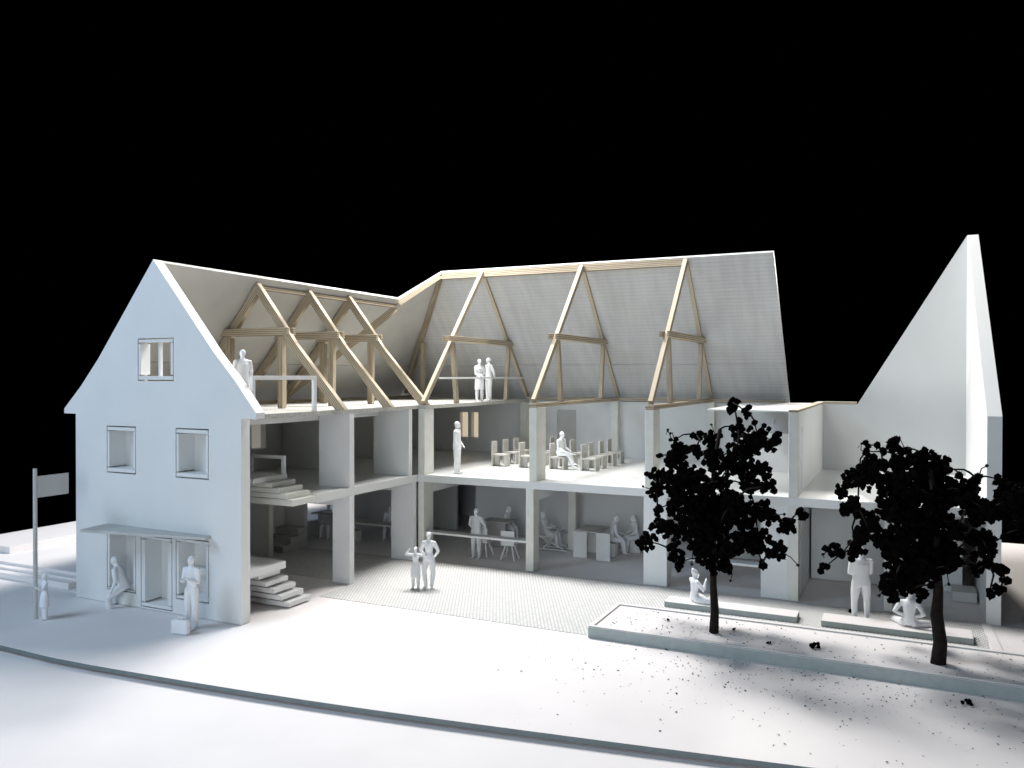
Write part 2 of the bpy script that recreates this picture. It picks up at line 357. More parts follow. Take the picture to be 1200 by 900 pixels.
# timber of the left wing
def bent(name, pts, y0, y1, parent):
    """rafter with a bent outline: pts = outer edge in x,z; 0.30 deep"""
    inner = []
    for i, p in enumerate(pts):
        a = pts[max(0, i-1)]; b = pts[min(len(pts)-1, i+1)]
        d = Vector((b[0]-a[0], b[1]-a[1])).normalized(); n = Vector((d.y, -d.x))
        if n.y > 0: n = -n
        inner.append((p[0]+n.x*0.25, p[1]+n.y*0.25))
    inner[0] = (pts[0][0], pts[0][1]-0.37)
    if abs(inner[-1][1]) < 5.44: inner[-1] = (inner[-1][0]-0.2*(1 if pts[-1][0] > -3 else -1), 5.442)
    # own axis along the rafter so that the lamination follows it
    d = Vector((pts[-1][0]-pts[0][0], 0, pts[-1][1]-pts[0][1])); d.normalize()
    yv = Vector((0, 1, 0)); z = d.cross(yv)
    mt = Matrix((d, yv, z)).transposed().to_4x4(); mt.translation = (pts[0][0], (y0+y1)/2, pts[0][1])
    inv = mt.inverted()
    bm = bmesh.new(); n = len(pts)
    rows = []
    for yy in (y0, y1):
        rows.append(([bm.verts.new(inv @ Vector((p[0], yy, p[1]))) for p in pts], [bm.verts.new(inv @ Vector((p[0], yy, p[1]))) for p in inner]))
    for i in range(n-1):
        for (o_, i_) in rows: bm.faces.new((o_[i], o_[i+1], i_[i+1], i_[i]))
        bm.faces.new((rows[0][0][i], rows[0][0][i+1], rows[1][0][i+1], rows[1][0][i]))
        bm.faces.new((rows[0][1][i], rows[0][1][i+1], rows[1][1][i+1], rows[1][1][i]))
    for k in (0, n-1): bm.faces.new((rows[0][0][k], rows[1][0][k], rows[1][1][k], rows[0][1][k]))
    return link(name, bm, 'wood', parent, matrix=mt)
RT = [(-3.16, 9.46), (-2.1, 8.14), (-1.62, 7.50), (-0.95, 6.78), (0.30, 5.445)]
LT = [(-3.17, 9.46), (-4.2, 8.20), (-5.30, 6.86), (-6.0, 6.17), (-6.62, 5.60)]
def truss_left(y):
    t = bpy.data.objects.new('truss', None); COL.objects.link(t); t.location = (-3.16, y, 5.44); t.parent = H
    bpy.context.view_layer.update()
    t.matrix_parent_inverse = Matrix.Identity(4)
    def par(o):
        o.parent = t; o.matrix_parent_inverse = Matrix.Translation((3.16, -y, -5.44)); return o
    par(bent('rafter', RT, y-0.085, y+0.085, None)); par(bent('rafter', [(x+0.02, z-0.03) for x, z in LT], y-0.085, y+0.085, None))
    for s in (-1, 1): par(beam('collar_beam', (-4.72, y+s*0.15, 7.86), (-1.82, y+s*0.15, 7.86), 0.12, 0.24, None))
    par(beam('post', (-2.2, y, 5.445), (-2.2, y, 7.71), 0.18, 0.2, None, upv=(1, 0, 0)))
    par(beam('post', (-4.37, y, 5.445), (-4.37, y, 7.71), 0.2, 0.24, None, upv=(1, 0, 0)))
for y in (4.07, 6.58, 8.85): truss_left(y)
beam('ridge_beam', (-3.27, 4.18, 9.30), (-3.27, 12.1, 9.30), 0.12, 0.14, H)
beam('wall_plate', (-5.85, 0.4, 5.50), (-5.85, 17.2, 5.50), 0.2, 0.11, H)
beam('valley_rafter', (-3.3, 12.1, 9.22), (-6.2, 8.9, 5.75), 0.2, 0.3, H)
beam('hip_rafter', (-1.78, 13.15, 10.58), (-6.1, 17.2, 5.72), 0.18, 0.24, H)
beam('hip_rafter', (-3.12, 12.1, 9.42), (-1.80, 13.12, 10.56), 0.16, 0.2, H)
beam('hip_post', (-3.9, 15.2, 5.445), (-3.9, 15.2, 7.95), 0.16, 0.16, H, upv=(1, 0, 0))
# timber of the main wing
beam('ridge_beam', (-1.7, 13.17, 10.56), (4.30, 13.17, 10.56), 0.16, 0.26, H)
beam('ridge_beam', (4.31, 13.17, 10.56), (8.35, 13.17, 10.56), 0.16, 0.26, H)
beam('wall_plate', (0.32, 17.15, 5.50), (11.3, 17.15, 5.50), 0.2, 0.1, H)
def truss_main(x, tie):
    t = bpy.data.objects.new('truss', None); COL.objects.link(t); t.location = (x, 13, 5.44); t.parent = H
    def par(o):
        o.parent = t; o.matrix_parent_inverse = Matrix.Translation((-x, -13, -5.44)); return o
    zb = 5.57 if tie else 5.445
    par(beam('rafter', (x, 8.66, zb+0.08), (x, 13.12, 10.62), 0.15, 0.18, None))
    par(beam('rafter', (x, 13.22, 10.62), (x, 17.50, zb+0.08), 0.15, 0.18, None))
    for s in (-1, 1): par(beam('collar_beam', (x+s*0.135, 10.28, 7.86), (x+s*0.135, 16.1, 7.86), 0.11, 0.2, None))
    par(beam('post', (x, 11.02, zb), (x, 10.72, 7.73), 0.16, 0.16, None, upv=(0, 1, 0)))
    par(beam('post', (x, 15.3, zb), (x, 15.55, 7.73), 0.16, 0.16, None, upv=(0, 1, 0)))
    if tie: par(beam('tie_beam', (x, 8.53, 5.505), (x, 17.3, 5.505), 0.28, 0.13, None))
truss_main(0.17, False); truss_main(4.42, True); truss_main(8.38, True)
beam('wall_plate', (12.6, 8.53, 5.48), (12.6, 17.3, 5.48), 0.26, 0.075, H)
beam('wall_plate', (12.75, 16.8, 5.49), (13.88, 16.8, 5.49), 0.22, 0.09, H)
bpy.context.view_layer.update()

# stairs
st = bpy.data.objects.new('stair', None); COL.objects.link(st); st.parent = H
box('landing', -2.6, -0.3, 0.36, 2.05, 1.04, 1.24, 'card', st, 0.004)
for i in range(5):
    zt = 0.98-0.2*i; x1 = -0.55+0.16*i
    box('step', -2.5+0.1*i, x1, 0.95+0.12*i+0.28, 2.0+0.14*i+0.1, zt-0.13, zt, 'card', st, 0.004)
box('bottom_landing', -2.6, -1.1, 0.36, 1.2, 0.35, 0.48, 'card', st, 0.004)
st2 = bpy.data.objects.new('stair', None); COL.objects.link(st2); st2.parent = H
box('landing', -5.9, -1.07, 1.6, 3.0, 3.42, 3.56, 'card', st2, 0.004)
for i, (x1, y0) in enumerate(((-0.78, 1.75), (-0.52, 1.9), (-0.24, 2.0))):
    zt = 3.415-0.145*i
    box('step', -5.9, x1, 2.0, 3.03, zt-0.135, zt, 'edge', st2, 0.004)
box('step', -5.9, -0.02, 2.0, 3.036, 2.80, 2.975, 'edge', st2, 0.004)
box('railing', -2.45, -1.1, 2.9, 2.98, 4.0, 4.1, 'card', st2, 0.004)
box('railing_post', -2.45, -2.35, 2.9, 2.98, 3.562, 3.998, 'card', st2, 0.004)
box('railing_post', -1.22, -1.1, 2.9, 2.98, 3.562, 3.998, 'card', st2, 0.004)
st3 = bpy.data.objects.new('stair', None); COL.objects.link(st3); st3.parent = H
for i in range(3):
    box('step', -5.98, -4.9-0.0*i, 7.2+0.42*i, 8.54, 0.02+0.25*i, 0.265+0.25*i, 'grey', st3, 0.004)
# attic railings
rl = bpy.data.objects.new('railing', None); COL.objects.link(rl); rl.parent = H
box('handrail', -0.13, -0.03, 0.45, 3.08, 6.36, 6.47, 'card', rl, 0.004)
box('railing_post', -0.13, -0.03, 0.45, 0.56, 5.442, 6.358, 'card', rl, 0.004)
box('railing_post', -0.13, -0.03, 2.96, 3.08, 5.442, 6.358, 'card', rl, 0.004)
rl = bpy.data.objects.new('railing', None); COL.objects.link(rl); rl.parent = H
box('handrail', 0.27, 0.33, 9.5, 17.3, 6.36, 6.43, 'card', rl, 0.004)
# counters between the piers
box('counter', 0.26, 4.17, 8.62, 9.0, 0.93, 1.0, 'card', H, 0.004)
box('counter', 8.94, 11.69, 8.62, 9.0, 0.88, 0.95, 'card', H, 0.004)
box('step_block', 16.75, 17.36, 10.6, 11.5, 0.018, 0.3, 'grey', H, 0.004)
box('bench_block', 2.9, 4.15, 13.1, 13.55, 0.018, 0.46, 'card', H, 0.01)
box('bench_block', 6.9, 8.9, 13.0, 13.55, 0.018, 0.46, 'card', H, 0.01)

# ------------------------------------------------------------------ furniture
def copy_tree(src):
    r = src.copy(); COL.objects.link(r)
    for ch in list(src.children):
        c = ch.copy(); COL.objects.link(c); c.parent = r
        c.matrix_parent_inverse = ch.matrix_parent_inverse.copy()
    return r
def make_chair():
    t = empty('chair', (0, 0, 0), 'x', 'chair', 'block chairs in rows on the upper floor')
    box('backrest', 0, 0.06, 0, 0.42, 0, 0.95, 'chip', t, 0.004)
    box('seat', 0.062, 0.60, 0, 0.42, 0.41, 0.47, 'chip', t, 0.004)
    box('leg_panel', 0.54, 0.60, 0.0, 0.42, 0, 0.408, 'chip', t, 0.004)
    box('leg_panel', 0.062, 0.26, 0.18, 0.24, 0, 0.408, 'chip', t, 0.004)
    return t
proto = make_chair(); used = False
cols = [(1.14, 3), (2.29, 4), (3.54, 3), (4.75, 4)]
ordn = ['first', 'second', 'third', 'fourth']; where = ['leftmost row by the standing man', 'second row from the left behind the pier', 'row of the seated figure', 'rightmost row']
for ci, (cx, n) in enumerate(cols):
    for k in range(n):
        c = proto if not used else copy_tree(proto); used = True
        c.location = (cx+random.uniform(-.05, .05), 12.1+0.98*k+random.uniform(-.05, .05), 3.003)
        c.rotation_euler = (0, 0, random.uniform(-0.08, 0.08))
        c['label'] = 'grey block chair, %s from the front, %s' % (ordn[k], where[ci])
# desk on the ground floor
t = empty('desk', (5.5, 11.5, 0.018), 'white card desk with broad end panels under the seated man', 'desk')
box('leg_panel', 4.82, 5.33, 11.25, 11.33, 0.018, 0.99, 'card', t, 0.004)
box('leg_panel', 5.75, 6.26, 11.05, 11.13, 0.018, 0.99, 'card', t, 0.004)
box('leg_panel', 4.86, 5.33, 12.2, 12.28, 0.018, 0.93, 'card', t, 0.004)
box('table_top', 4.86, 5.748, 11.2, 12.45, 0.935, 0.985, 'grey', t, 0.004)
# high table with bust figure
t = empty('high_table', (1.5, 11.9, 0.018), 'grey high table in the dark ground floor room behind the bar', 'table')
box('table_top', 0.95, 2.1, 11.5, 12.3, 0.93, 0.99, 'grey', t, 0.004)
box('leg_panel', 1.1, 1.9, 11.7, 11.76, 0.018, 0.928, 'grey', t, 0.004)
def bar_chair(loc, rz, label):
    t = empty('bar_chair', (0, 0, 0), label, 'chair', 'white chairs at the bar counter')
    box('backrest', -0.25, 0.25, 0.2, 0.24, 0.55, 1.05, 'card', t, 0.004)
    box('seat', -0.25, 0.25, -0.25, 0.198, 0.52, 0.57, 'card', t, 0.004)
    for sx in (-1, 1):
        for sy in (-1, 1):
            beam('leg', (sx*0.12, sy*0.12, 0.518), (sx*0.25, sy*0.27, 0.02), 0.05, 0.05, t, 'card')
    t.location = loc; t.rotation_euler = (0, 0, rz)
bar_chair((1.9, 9.95, 0.016), math.pi, 'white splay legged chair at the bar, nearer the standing man')
bar_chair((2.98, 9.85, 0.016), math.pi+0.1, 'white splay legged chair at the bar, nearer the pier')
# lounge chair behind the pier
t = empty('folding_chair', (3.6, 12.2, 0.018), 'white folding deck chair with crossed legs behind the pier', 'chair')
for y in (11.95, 12.4):
    beam('leg', (3.35, y, 0.05), (4.0, y, 0.85), 0.05, 0.05, t, 'card')
    beam('leg', (3.2, y, 0.5), (4.15, y, 0.10), 0.05, 0.05, t, 'card')
    beam('runner', (3.1, y, 0.045), (4.3, y, 0.045), 0.05, 0.05, t, 'card')
box('seat', 3.2, 3.8, 11.98, 12.37, 0.47, 0.51, 'card', t, 0.004)
# table in the left room with stools
t = empty('long_table', (-3.4, 10.8, 0.018), 'long grey table deep inside the ground floor of the left wing', 'table')
box('table_top', -4.6, -1.7, 10.3, 11.0, 0.66, 0.72, 'edge', t, 0.004)
box('leg_panel', -4.5, -4.3, 10.4, 10.9, 0.018, 0.658, 'edge', t, 0.004)
box('leg_panel', -2.2, -2.0, 10.4, 10.9, 0.018, 0.658, 'edge', t, 0.004)
tag(box('stool', -3.95, -3.6, 9.9, 10.2, 0.018, 0.45, 'edge'), 'small block stool in front of the long grey table', 'stool')
t = empty('side_desk', (-5.2, 10.6, 0.018), 'narrow desk by the left wall window of the ground floor', 'desk')
box('front_panel', -5.6, -4.75, 10.05, 10.12, 0.018, 0.95, 'grey', t, 0.004)
box('table_top', -5.9, -4.7, 10.0, 10.9, 0.955, 1.0, 'grey', t, 0.004)
# speaker's counter behind the crown of the left tree
t = empty('lectern_counter', (10.6, 15.3, 3.003), 'tall white counter on the upper floor behind the left tree', 'counter')
box('front_panel', 10.0, 12.0, 15.0, 15.1, 3.003, 4.40, 'card', t, 0.004)
box('counter_top', 10.0, 12.0, 15.102, 15.6, 4.34, 4.40, 'card', t, 0.004)
tag(box('screen', 10.75, 10.95, 15.2, 15.3, 4.402, 4.68, 'card'), 'small white upright box standing on the tall counter', 'screen')
tag(box('podium', 10.4, 12.0, 15.7, 16.7, 3.003, 3.2, 'card'), 'low podium behind the tall white counter', 'podium')

# ------------------------------------------------------------------ planter, benches, flag
t = empty('planter', (14, 4.1, 0), 'long low white planter bed under the two dark trees', 'planter')
prism('planter_body', [(8.42, 3.0), (20.5, 3.0), (20.5, 5.30), (8.42, 5.30)], 'z', 0.002, 0.255, 'ground', t)
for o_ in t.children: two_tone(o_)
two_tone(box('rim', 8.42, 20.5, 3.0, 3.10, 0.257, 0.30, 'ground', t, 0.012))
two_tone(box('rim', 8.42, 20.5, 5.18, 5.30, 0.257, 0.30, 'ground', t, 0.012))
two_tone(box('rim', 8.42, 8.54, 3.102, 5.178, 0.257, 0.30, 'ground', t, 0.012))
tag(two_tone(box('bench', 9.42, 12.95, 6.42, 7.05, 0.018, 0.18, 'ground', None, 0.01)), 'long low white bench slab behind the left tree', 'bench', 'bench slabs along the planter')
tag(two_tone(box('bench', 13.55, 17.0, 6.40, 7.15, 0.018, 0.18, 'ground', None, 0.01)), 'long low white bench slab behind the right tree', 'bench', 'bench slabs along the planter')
t = empty('flagpole', (-5.34, -1.9, 0), 'thin grey flagpole with a square grey flag left of the house', 'flagpole')
bm = bmesh.new(); bmesh.ops.create_cone(bm, cap_ends=True, segments=12, radius1=0.055, radius2=0.05, depth=4.0)
bmesh.ops.translate(bm, verts=bm.verts, vec=(-5.34, -1.93, 2.0)); link('pole', bm, 'grey', t)
box('flag', -5.345, -5.325, -1.875, -0.97, 3.22, 3.79, 'grey', t, 0)

# ------------------------------------------------------------------ people (printed figures)
def rot(v, ax, a): return Matrix.Rotation(a, 3, ax) @ v
def tube_pts(bm, pts, seg=10):
    """pts: (Vector, rx, ry, side-vector) -> lofted closed tube"""
    rings = []
    n = len(pts)
    for i, (p, rx, ry, side) in enumerate(pts):
        a = pts[max(0, i-1)][0]; b = pts[min(n-1, i+1)][0]; d = (b-a)
        d = d.normalized() if d.length > 1e-6 else Vector((0, 0, 1))
        side = prev if i else side
        s = (side-d*side.dot(d)); s = s.normalized() if s.length > 1e-4 else d.orthogonal().normalized(); q = d.cross(s); prev = s
        rings.append([bm.verts.new(p+s*rx*math.cos(2*math.pi*k/seg)+q*ry*math.sin(2*math.pi*k/seg)) for k in range(seg)])
    for r0, r1 in zip(rings, rings[1:]):
        for k in range(seg): bm.faces.new((r0[k], r0[(k+1) % seg], r1[(k+1) % seg], r1[k]))
    bm.faces.new(rings[0][::-1]); bm.faces.new(rings[-1])
def ball(bm, c, rx, ry, rz):
    r = bmesh.ops.create_icosphere(bm, subdivisions=2, radius=1)
    for v in r['verts']: v.co = Vector((v.co.x*rx, v.co.y*ry, v.co.z*rz))+c
X = Vector((1, 0, 0))
def V(*a): return Vector(a)
def person(loc, rz, label, height=1.75, lean=0.0, twist=0.0, head=(0, 0), arms=None, legs=None, female=False, skirt=False, coat=False, hair='short', sit=None, build=1.0):
    """local frame: faces +Y, X to its right hand side mirrored; arms/legs = ((upper dir, lower dir), (upper dir, lower dir)) for left(-x), right(+x)"""
    arms = arms or ((V(-.22, .05, -1), V(.02, .2, -1)), (V(.22, .05, -1), V(-.02, .2, -1)))
    legs = legs or ((V(-.04, .02, -1), V(0, -.03, -1)), (V(.04, .02, -1), V(0, -.03, -1)))
    bm = bmesh.new()
    hipz = 0.0; pel = V(0, 0, 0)
    def sp(v):
        v = rot(v, 'Z', twist); return rot(v, 'X', -lean)
    sw = (0.165 if female else 0.195)*build; hw = 0.095*build
    T = lambda z, y=0.0: sp(V(0, y, z))
    w1 = 0.85 if female else 1.0
    side = sp(X)
    tube_pts(bm, [(T(-0.09), .12*build, .09, side), (T(-0.03), .16*build, .115, side), (T(0.06), .155*build, .115, side), (T(0.17), .13*w1*build, .095, side),
                  (T(0.30, .01), .155*w1*build, .11, side), (T(0.42, .01), .175*w1*build, .115, side), (T(0.49), .15*w1*build, .09, side),
                  (T(0.53), .07, .065, side), (T(0.60), .05, .055, side)], 14)
    if female: 
        for s in (-1, 1): ball(bm, sp(V(s*.07, .09, .37)), .055, .05, .055)
    hc = sp(V(0, 0.015, 0.675)); hr = lambda v: sp(rot(rot(v, 'X', -head[0]), 'Z', head[1]))
    tube_pts(bm, [(sp(V(0, 0, .50)), .052, .058, side), (hc+hr(V(0, -.01, -.05)), .05, .058, side)], 10)
    hb = bmesh.ops.create_icosphere(bm, subdivisions=2, radius=1)
    for v in hb['verts']:
        c = v.co; k = 0.82 if c.z < -.3 else 1.0
        v.co = hc+hr(V(c.x*.073*k, c.y*.092, c.z*.115))
    # face: nose, brow, chin, ears
    tube_pts(bm, [(hc+hr(V(0, .085, .02)), .010, .010, side), (hc+hr(V(0, .108, -.022)), .015, .013, side), (hc+hr(V(0, .092, -.03)), .014, .01, side)], 6)
    ball(bm, hc+hr(V(0, .07, -.085)), .03, .025, .022)
    ball(bm, hc+hr(V(0, .078, .035)), .05, .018, .012)
    ball(bm, hc+hr(V(0, .088, -.055)), .022, .010, .007)
    for s in (-1, 1): ball(bm, hc+hr(V(s*.074, -.005, 0)), .012, .02, .03)
    # hair
    if hair == 'short': ball(bm, hc+hr(V(0, -.02, .03)), .08, .092, .098)
    elif hair == 'bun': ball(bm, hc+hr(V(0, -.02, .03)), .08, .09, .098); ball(bm, hc+hr(V(0, -.06, .11)), .05, .05, .05)
    elif hair == 'long':
        ball(bm, hc+hr(V(0, -.025, .02)), .086, .09, .108); tube_pts(bm, [(hc+hr(V(0, -.06, .0)), .08, .05, side), (hc+hr(V(0, -.08, -.14)), .085, .045, side), (hc+hr(V(0, -.08, -.24)), .05, .03, side)], 10)
    elif hair == 'cap':
        ball(bm, hc+hr(V(0, -.01, .045)), .083, .095, .08); ball(bm, hc+hr(V(0, .09, .05)), .06, .06, .012)
    # arms
    for s, (u, l) in zip((-1, 1), arms):
        sh = sp(V(s*sw, 0, .455)); el = sh+sp(u.normalized())*0.29; wr = el+sp(l.normalized())*0.25
        sd = u.cross(l); sd = sd.normalized() if sd.length > 1e-3 else side
        tube_pts(bm, [(sp(V(0, 0, .50)), .06, .06, V(0, 1, 0)), (sp(V(s*sw*.6, 0, .475)), .058, .06, V(0, 1, 0)), (sh, .060, .06, V(0, 1, 0))], 10)
        ball(bm, sh, .068, .068, .068)
        tube_pts(bm, [(sh, .066, .066, V(0, 1, .1)), (sh.lerp(el, .5), .062, .062, sd), (el, .052, .052, sd), (el.lerp(wr, .35), .052, .05, sd), (wr, .034, .036, sd)], 10)
        d = (wr-el).normalized(); pn = d.cross(side); pn = pn.normalized() if pn.length > .1 else V(0, 1, 0)
        wd = d.cross(pn).normalized()
        tube_pts(bm, [(wr-d*.01, .026, .022, wd), (wr+d*.04, .038, .018, wd), (wr+d*.085, .036, .016, wd)], 8)
        for k in range(4):
            b0 = wr+d*.075+wd*(-.028+.0187*k); ln = (.062, .072, .068, .052)[k]
            tube_pts(bm, [(b0, .0095, .0095, wd), (b0+d*ln*.55+pn*.004, .009, .009, wd), (b0+d*ln*.9+pn*.022, .007, .007, wd)], 6)
        b0 = wr+d*.02-wd*.03
        tube_pts(bm, [(b0, .012, .012, wd), (b0+d*.035-wd*.022+pn*.01, .011, .011, wd), (b0+d*.06-wd*.025+pn*.022, .008, .008, wd)], 6)
    # legs
    feet = []
    for s, (u, l) in zip((-1, 1), legs):
        hp = V(s*hw, 0, -.05); kn = hp+u.normalized()*0.42; an = kn+l.normalized()*0.40
        sd = X
        tube_pts(bm, [(hp+V(0, 0, .08), .09*build, .09, sd), (hp, .10*build, .10, sd), (hp.lerp(kn, .5), .095*build, .098, sd), (kn, .076, .078, sd), (kn.lerp(an, .35), .074, .08, sd), (kn.lerp(an, .75), .062, .064, sd), (an, .060, .062, sd)], 12)
        fd = V(s*.12, 1, 0).normalized() if abs(l.normalized().z) > .5 else V(0, .3, 1).normalized()
        dn = V(0, 0, -1)
        a0 = an+dn*.035
        tube_pts(bm, [(a0-fd*.055, .036, .036, sd), (a0+fd*.02, .04, .042, sd), (a0+fd*.12+dn*.012, .044, .028, sd), (a0+fd*.185+dn*.02, .03, .018, sd)], 10)
        feet.append(an.z-.075)
    if skirt:
        kk = [(V(0, 0, .10), .15, .11, X), (V(0, 0, -.05), .19, .15, X), (V(0, .01, -.25), .205, .165, X), (V(0, .01, -.45), .215, .175, X)]
        tube_pts(bm, kk, 16)
    if coat:
        tube_pts(bm, [(T(.40), .18*build, .12, side), (T(.15), .165*build, .125, side), (T(0), .18*build, .135, side), (T(-.12), .185*build, .14, side)], 14)
    me = bpy.data.meshes.new('tmp'); bmesh.ops.recalc_face_normals(bm, faces=bm.faces)
    zmin = min(v.co.z for v in bm.verts)
    base = zmin if sit is None else (-.14-sit)
    sc_ = height/1.745
    for v in bm.verts: v.co = Vector((v.co.x, v.co.y, v.co.z-base))*sc_
    bm.to_mesh(me); bm.free()
    o = bpy.data.objects.new('tmp', me); COL.objects.link(o)
    md = o.modifiers.new('r', 'REMESH'); md.mode = 'VOXEL'; md.voxel_size = 0.014*sc_; md.use_smooth_shade = True
    ms = o.modifiers.new('s', 'SMOOTH'); ms.factor = 0.5; ms.iterations = 5
    dg = bpy.context.evaluated_depsgraph_get()
    m2 = bpy.data.meshes.new_from_object(o.evaluated_get(dg)); bpy.data.objects.remove(o)
    m2.name = 'person'; m2.materials.clear(); m2.materials.append(M['plaster'])
    p = bpy.data.objects.new('person', m2); COL.objects.link(p)
    p.location = loc; p.rotation_euler = (0, 0, rz)
    p['label'] = label; p['category'] = 'person'
    return p
PI = math.pi
hips_arm = ((V(-.6, -.1, -1), V(.9, .25, -.35)), (V(.6, -.1, -1), V(-.9, .25, -.35)))
cross_arm = ((V(-.1, .16, -1), V(1, .45, -.25)), (V(.1, .16, -1), V(-1, .5, -.3)))
face_arm = ((V(-.5, .45, -.75), V(.35, .35, 1)), (V(.5, .45, -.75), V(-.35, .35, 1)))
back_arm = ((V(-.45, -.25, -1), V(.55, -.45, -.8)), (V(.45, -.25, -1), V(-.55, -.45, -.8)))
sitl = ((V(-.12, 1, -.08), V(-.02, .1, -1)), (V(.12, 1, -.08), V(.02, .1, -1)))
crossl = ((V(-.1, 1, -.05), V(.05, .15, -1)), (V(.02, 1, .12), V(-.35, .45, -1)))
floorl = ((V(-.85, .8, -.05), V(.95, .55, -.25)), (V(.85, .8, -.05), V(-.95, .55, -.2)))
lap_arm = ((V(-.15, .25, -1), V(.25, .9, -.2)), (V(.15, .25, -1), V(-.25, .9, -.2)))
person((2.42, 5.32, 0.016), PI+0.3, 'adult figure in long trousers standing beside the child on the paved forecourt', 1.72, arms=back_arm, female=True, legs=((V(-.1, .05, -1), V(0.1, -.05, -1)), (V(.1, .1, -1), V(-.12, -.1, -1))))
person((2.10, 5.08, 0.016), PI+0.2, 'child figure in a skirt with hands raised to the face on the forecourt', 1.28, arms=((V(-.9, .15, .05), V(.75, .15, .8)), (V(.9, .15, .05), V(-.75, .15, .8))), female=True, skirt=True, hair='cap')
person((-5.08, -1.85, 0.0), PI*0.9, 'child figure in a dress standing at the foot of the flagpole', 1.22, female=True, skirt=True, hair='bun', arms=((V(-.3, .5, -.6), V(.2, .8, .5)), (V(.2, 0, -1), V(0, .1, -1))))
person((-4.2, -0.12, 0.48), PI*0.5+0.5, 'figure sitting hunched on the left shop window sill of the gable', 1.85, lean=0.35, head=(0.1, 0), arms=((V(-.3, .1, -1), V(.1, .6, -.6)), (V(.3, .1, -1), V(-.1, .6, -.6))), legs=((V(-.15, .9, -.65), V(0, -.1, -1)), (V(.15, 1, -.45), V(0, .35, -1))), sit=0.0, coat=True, build=1.2)
person((-0.95, -0.75, 0.0), PI+0.1, 'figure standing with arms close before the right shop window, beside a suitcase', 1.88, arms=((V(-.1, .15, -1), V(.5, .9, .5)), (V(.1, .15, -1), V(-.5, .9, .4))), build=.95)
t = empty('suitcase', (-0.5, -1.25, 0), 'small white suitcase with handle standing before the gable', 'suitcase')
bm = bmesh.new(); add_box(bm, -0.25, 0.25, -0.08, 0.08, 0.012, 0.37, 0.03); sc1 = link('case', bm, 'plaster', t)
SM = Matrix.Translation((-0.85, -1.2, 0)) @ Matrix.Rotation(0.1, 4, 'Z'); sc1.parent = t; sc1.matrix_parent_inverse = Matrix.Translation((0.5, 1.25, 0)); sc1.matrix_basis = SM
for o_ in (-.09, .09): pass
hb_ = box('handle', -0.08, 0.08, -0.015, 0.015, 0.41, 0.435, 'plaster', t, 0.004); hb_.matrix_parent_inverse = sc1.matrix_parent_inverse.copy(); hb_.matrix_basis = SM
for q in (-.08, .065):
    h2 = box('handle_bracket', q, q+.015, -0.015, 0.015, 0.368, 0.41, 'plaster', t, 0); h2.matrix_parent_inverse = sc1.matrix_parent_inverse.copy(); h2.matrix_basis = SM
person((1.80, 9.55, 0.016), PI-0.15, 'broad man with arms behind his back standing behind the bar counter', 1.78, arms=back_arm, coat=True, build=1.1)
person((1.5, 12.5, 0.25), -PI*0.5, 'seated figure with long hair at the high table behind the bar', 1.7, female=True, hair='long', arms=lap_arm, legs=sitl, sit=0.3, lean=.25)
person((-3.0, 11.3, 0.016), PI+0.4, 'figure seated behind the long table in the left wing', 1.7, arms=lap_arm, legs=sitl, sit=0.42, lean=0.2)
person((-5.35, 10.4, 0.016), PI+0.3, 'dark backlit figure seated at the narrow desk by the window', 1.7, arms=lap_arm, legs=sitl, sit=0.45)
person((3.42, 12.2, 0.016), -PI*0.5, 'figure reclining in the folding chair behind the pier', 1.72, female=True, hair='long', lean=-0.3, arms=lap_arm, legs=sitl, sit=0.5)
person((5.98, 12.0, 0.016), -PI*0.35, 'man with bare head seated at the desk with one arm stretched out', 1.8, arms=((V(-.2, .5, -.8), V(.1, 1, 0)), (V(.3, .4, -1), V(.1, .9, -.4))), legs=sitl, sit=0.5, lean=0.25, hair='none')
person((6.62, 12.95, 0.016), PI*0.75, 'woman with long hair seated facing the man at the desk', 1.72, female=True, hair='long', arms=lap_arm, legs=sitl, sit=0.5, lean=0.2)
tag(box('stool', 5.8, 6.2, 11.78, 12.18, 0.018, 0.5, 'card'), 'white block stool under the man at the desk', 'stool')
tag(box('stool', 6.42, 6.82, 12.8, 13.2, 0.018, 0.5, 'card'), 'white block stool under the long haired woman', 'stool')
person((1.10, 9.42, 3.003), -PI*0.5+0.2, 'tall man standing in profile at the edge of the upper hall', 1.86, arms=((V(-.1, -.1, -1), V(.1, .7, -.8)), (V(.1, -.05, -1), V(-.1, .6, -.9))), coat=True)
person((3.86, 12.33, 3.003), -PI*0.5-0.2, 'man with crossed legs seated on a block chair in the upper hall', 1.75, arms=lap_arm, legs=crossl, sit=0.47, lean=0.12)
person((-0.05, 13.3, 5.442), -PI*0.5-0.6, 'woman in a knee length dress standing at the attic railing', 1.72, female=True, skirt=True, arms=cross_arm)
person((0.02, 14.0, 5.442), PI*0.5+0.9, 'man in a suit standing at the attic railing beside the woman', 1.8, arms=back_arm, coat=True)
person((-0.85, 0.95, 5.442), PI*0.5-.4, 'man standing behind the raking gable edge in the attic of the left wing', 1.75, coat=True)
person((11.0, 16.2, 3.203), PI, 'figure standing behind the tall counter, partly hidden by the left tree', 1.7, arms=lap_arm)
person((10.2, 6.72, 0.18), PI*0.1-1.2, 'figure sitting cross legged on the left bench with hands at the eyes', 1.70, arms=face_arm, legs=floorl, sit=0.0, hair='bun')
person((14.45, 7.45, 0.016), PI*0.15, 'tall man with folded arms seen from behind next to the right bench', 1.95, arms=cross_arm, coat=True, build=1.15, legs=((V(-.1, .02, -1), V(0, -.02, -1)), (V(.1, .02, -1), V(0, -.02, -1))))
person((15.6, 6.78, 0.18), PI*0.2-.8, 'figure sitting cross legged on the right bench partly behind leaves', 1.75, arms=hips_arm, legs=floorl, sit=0.0)

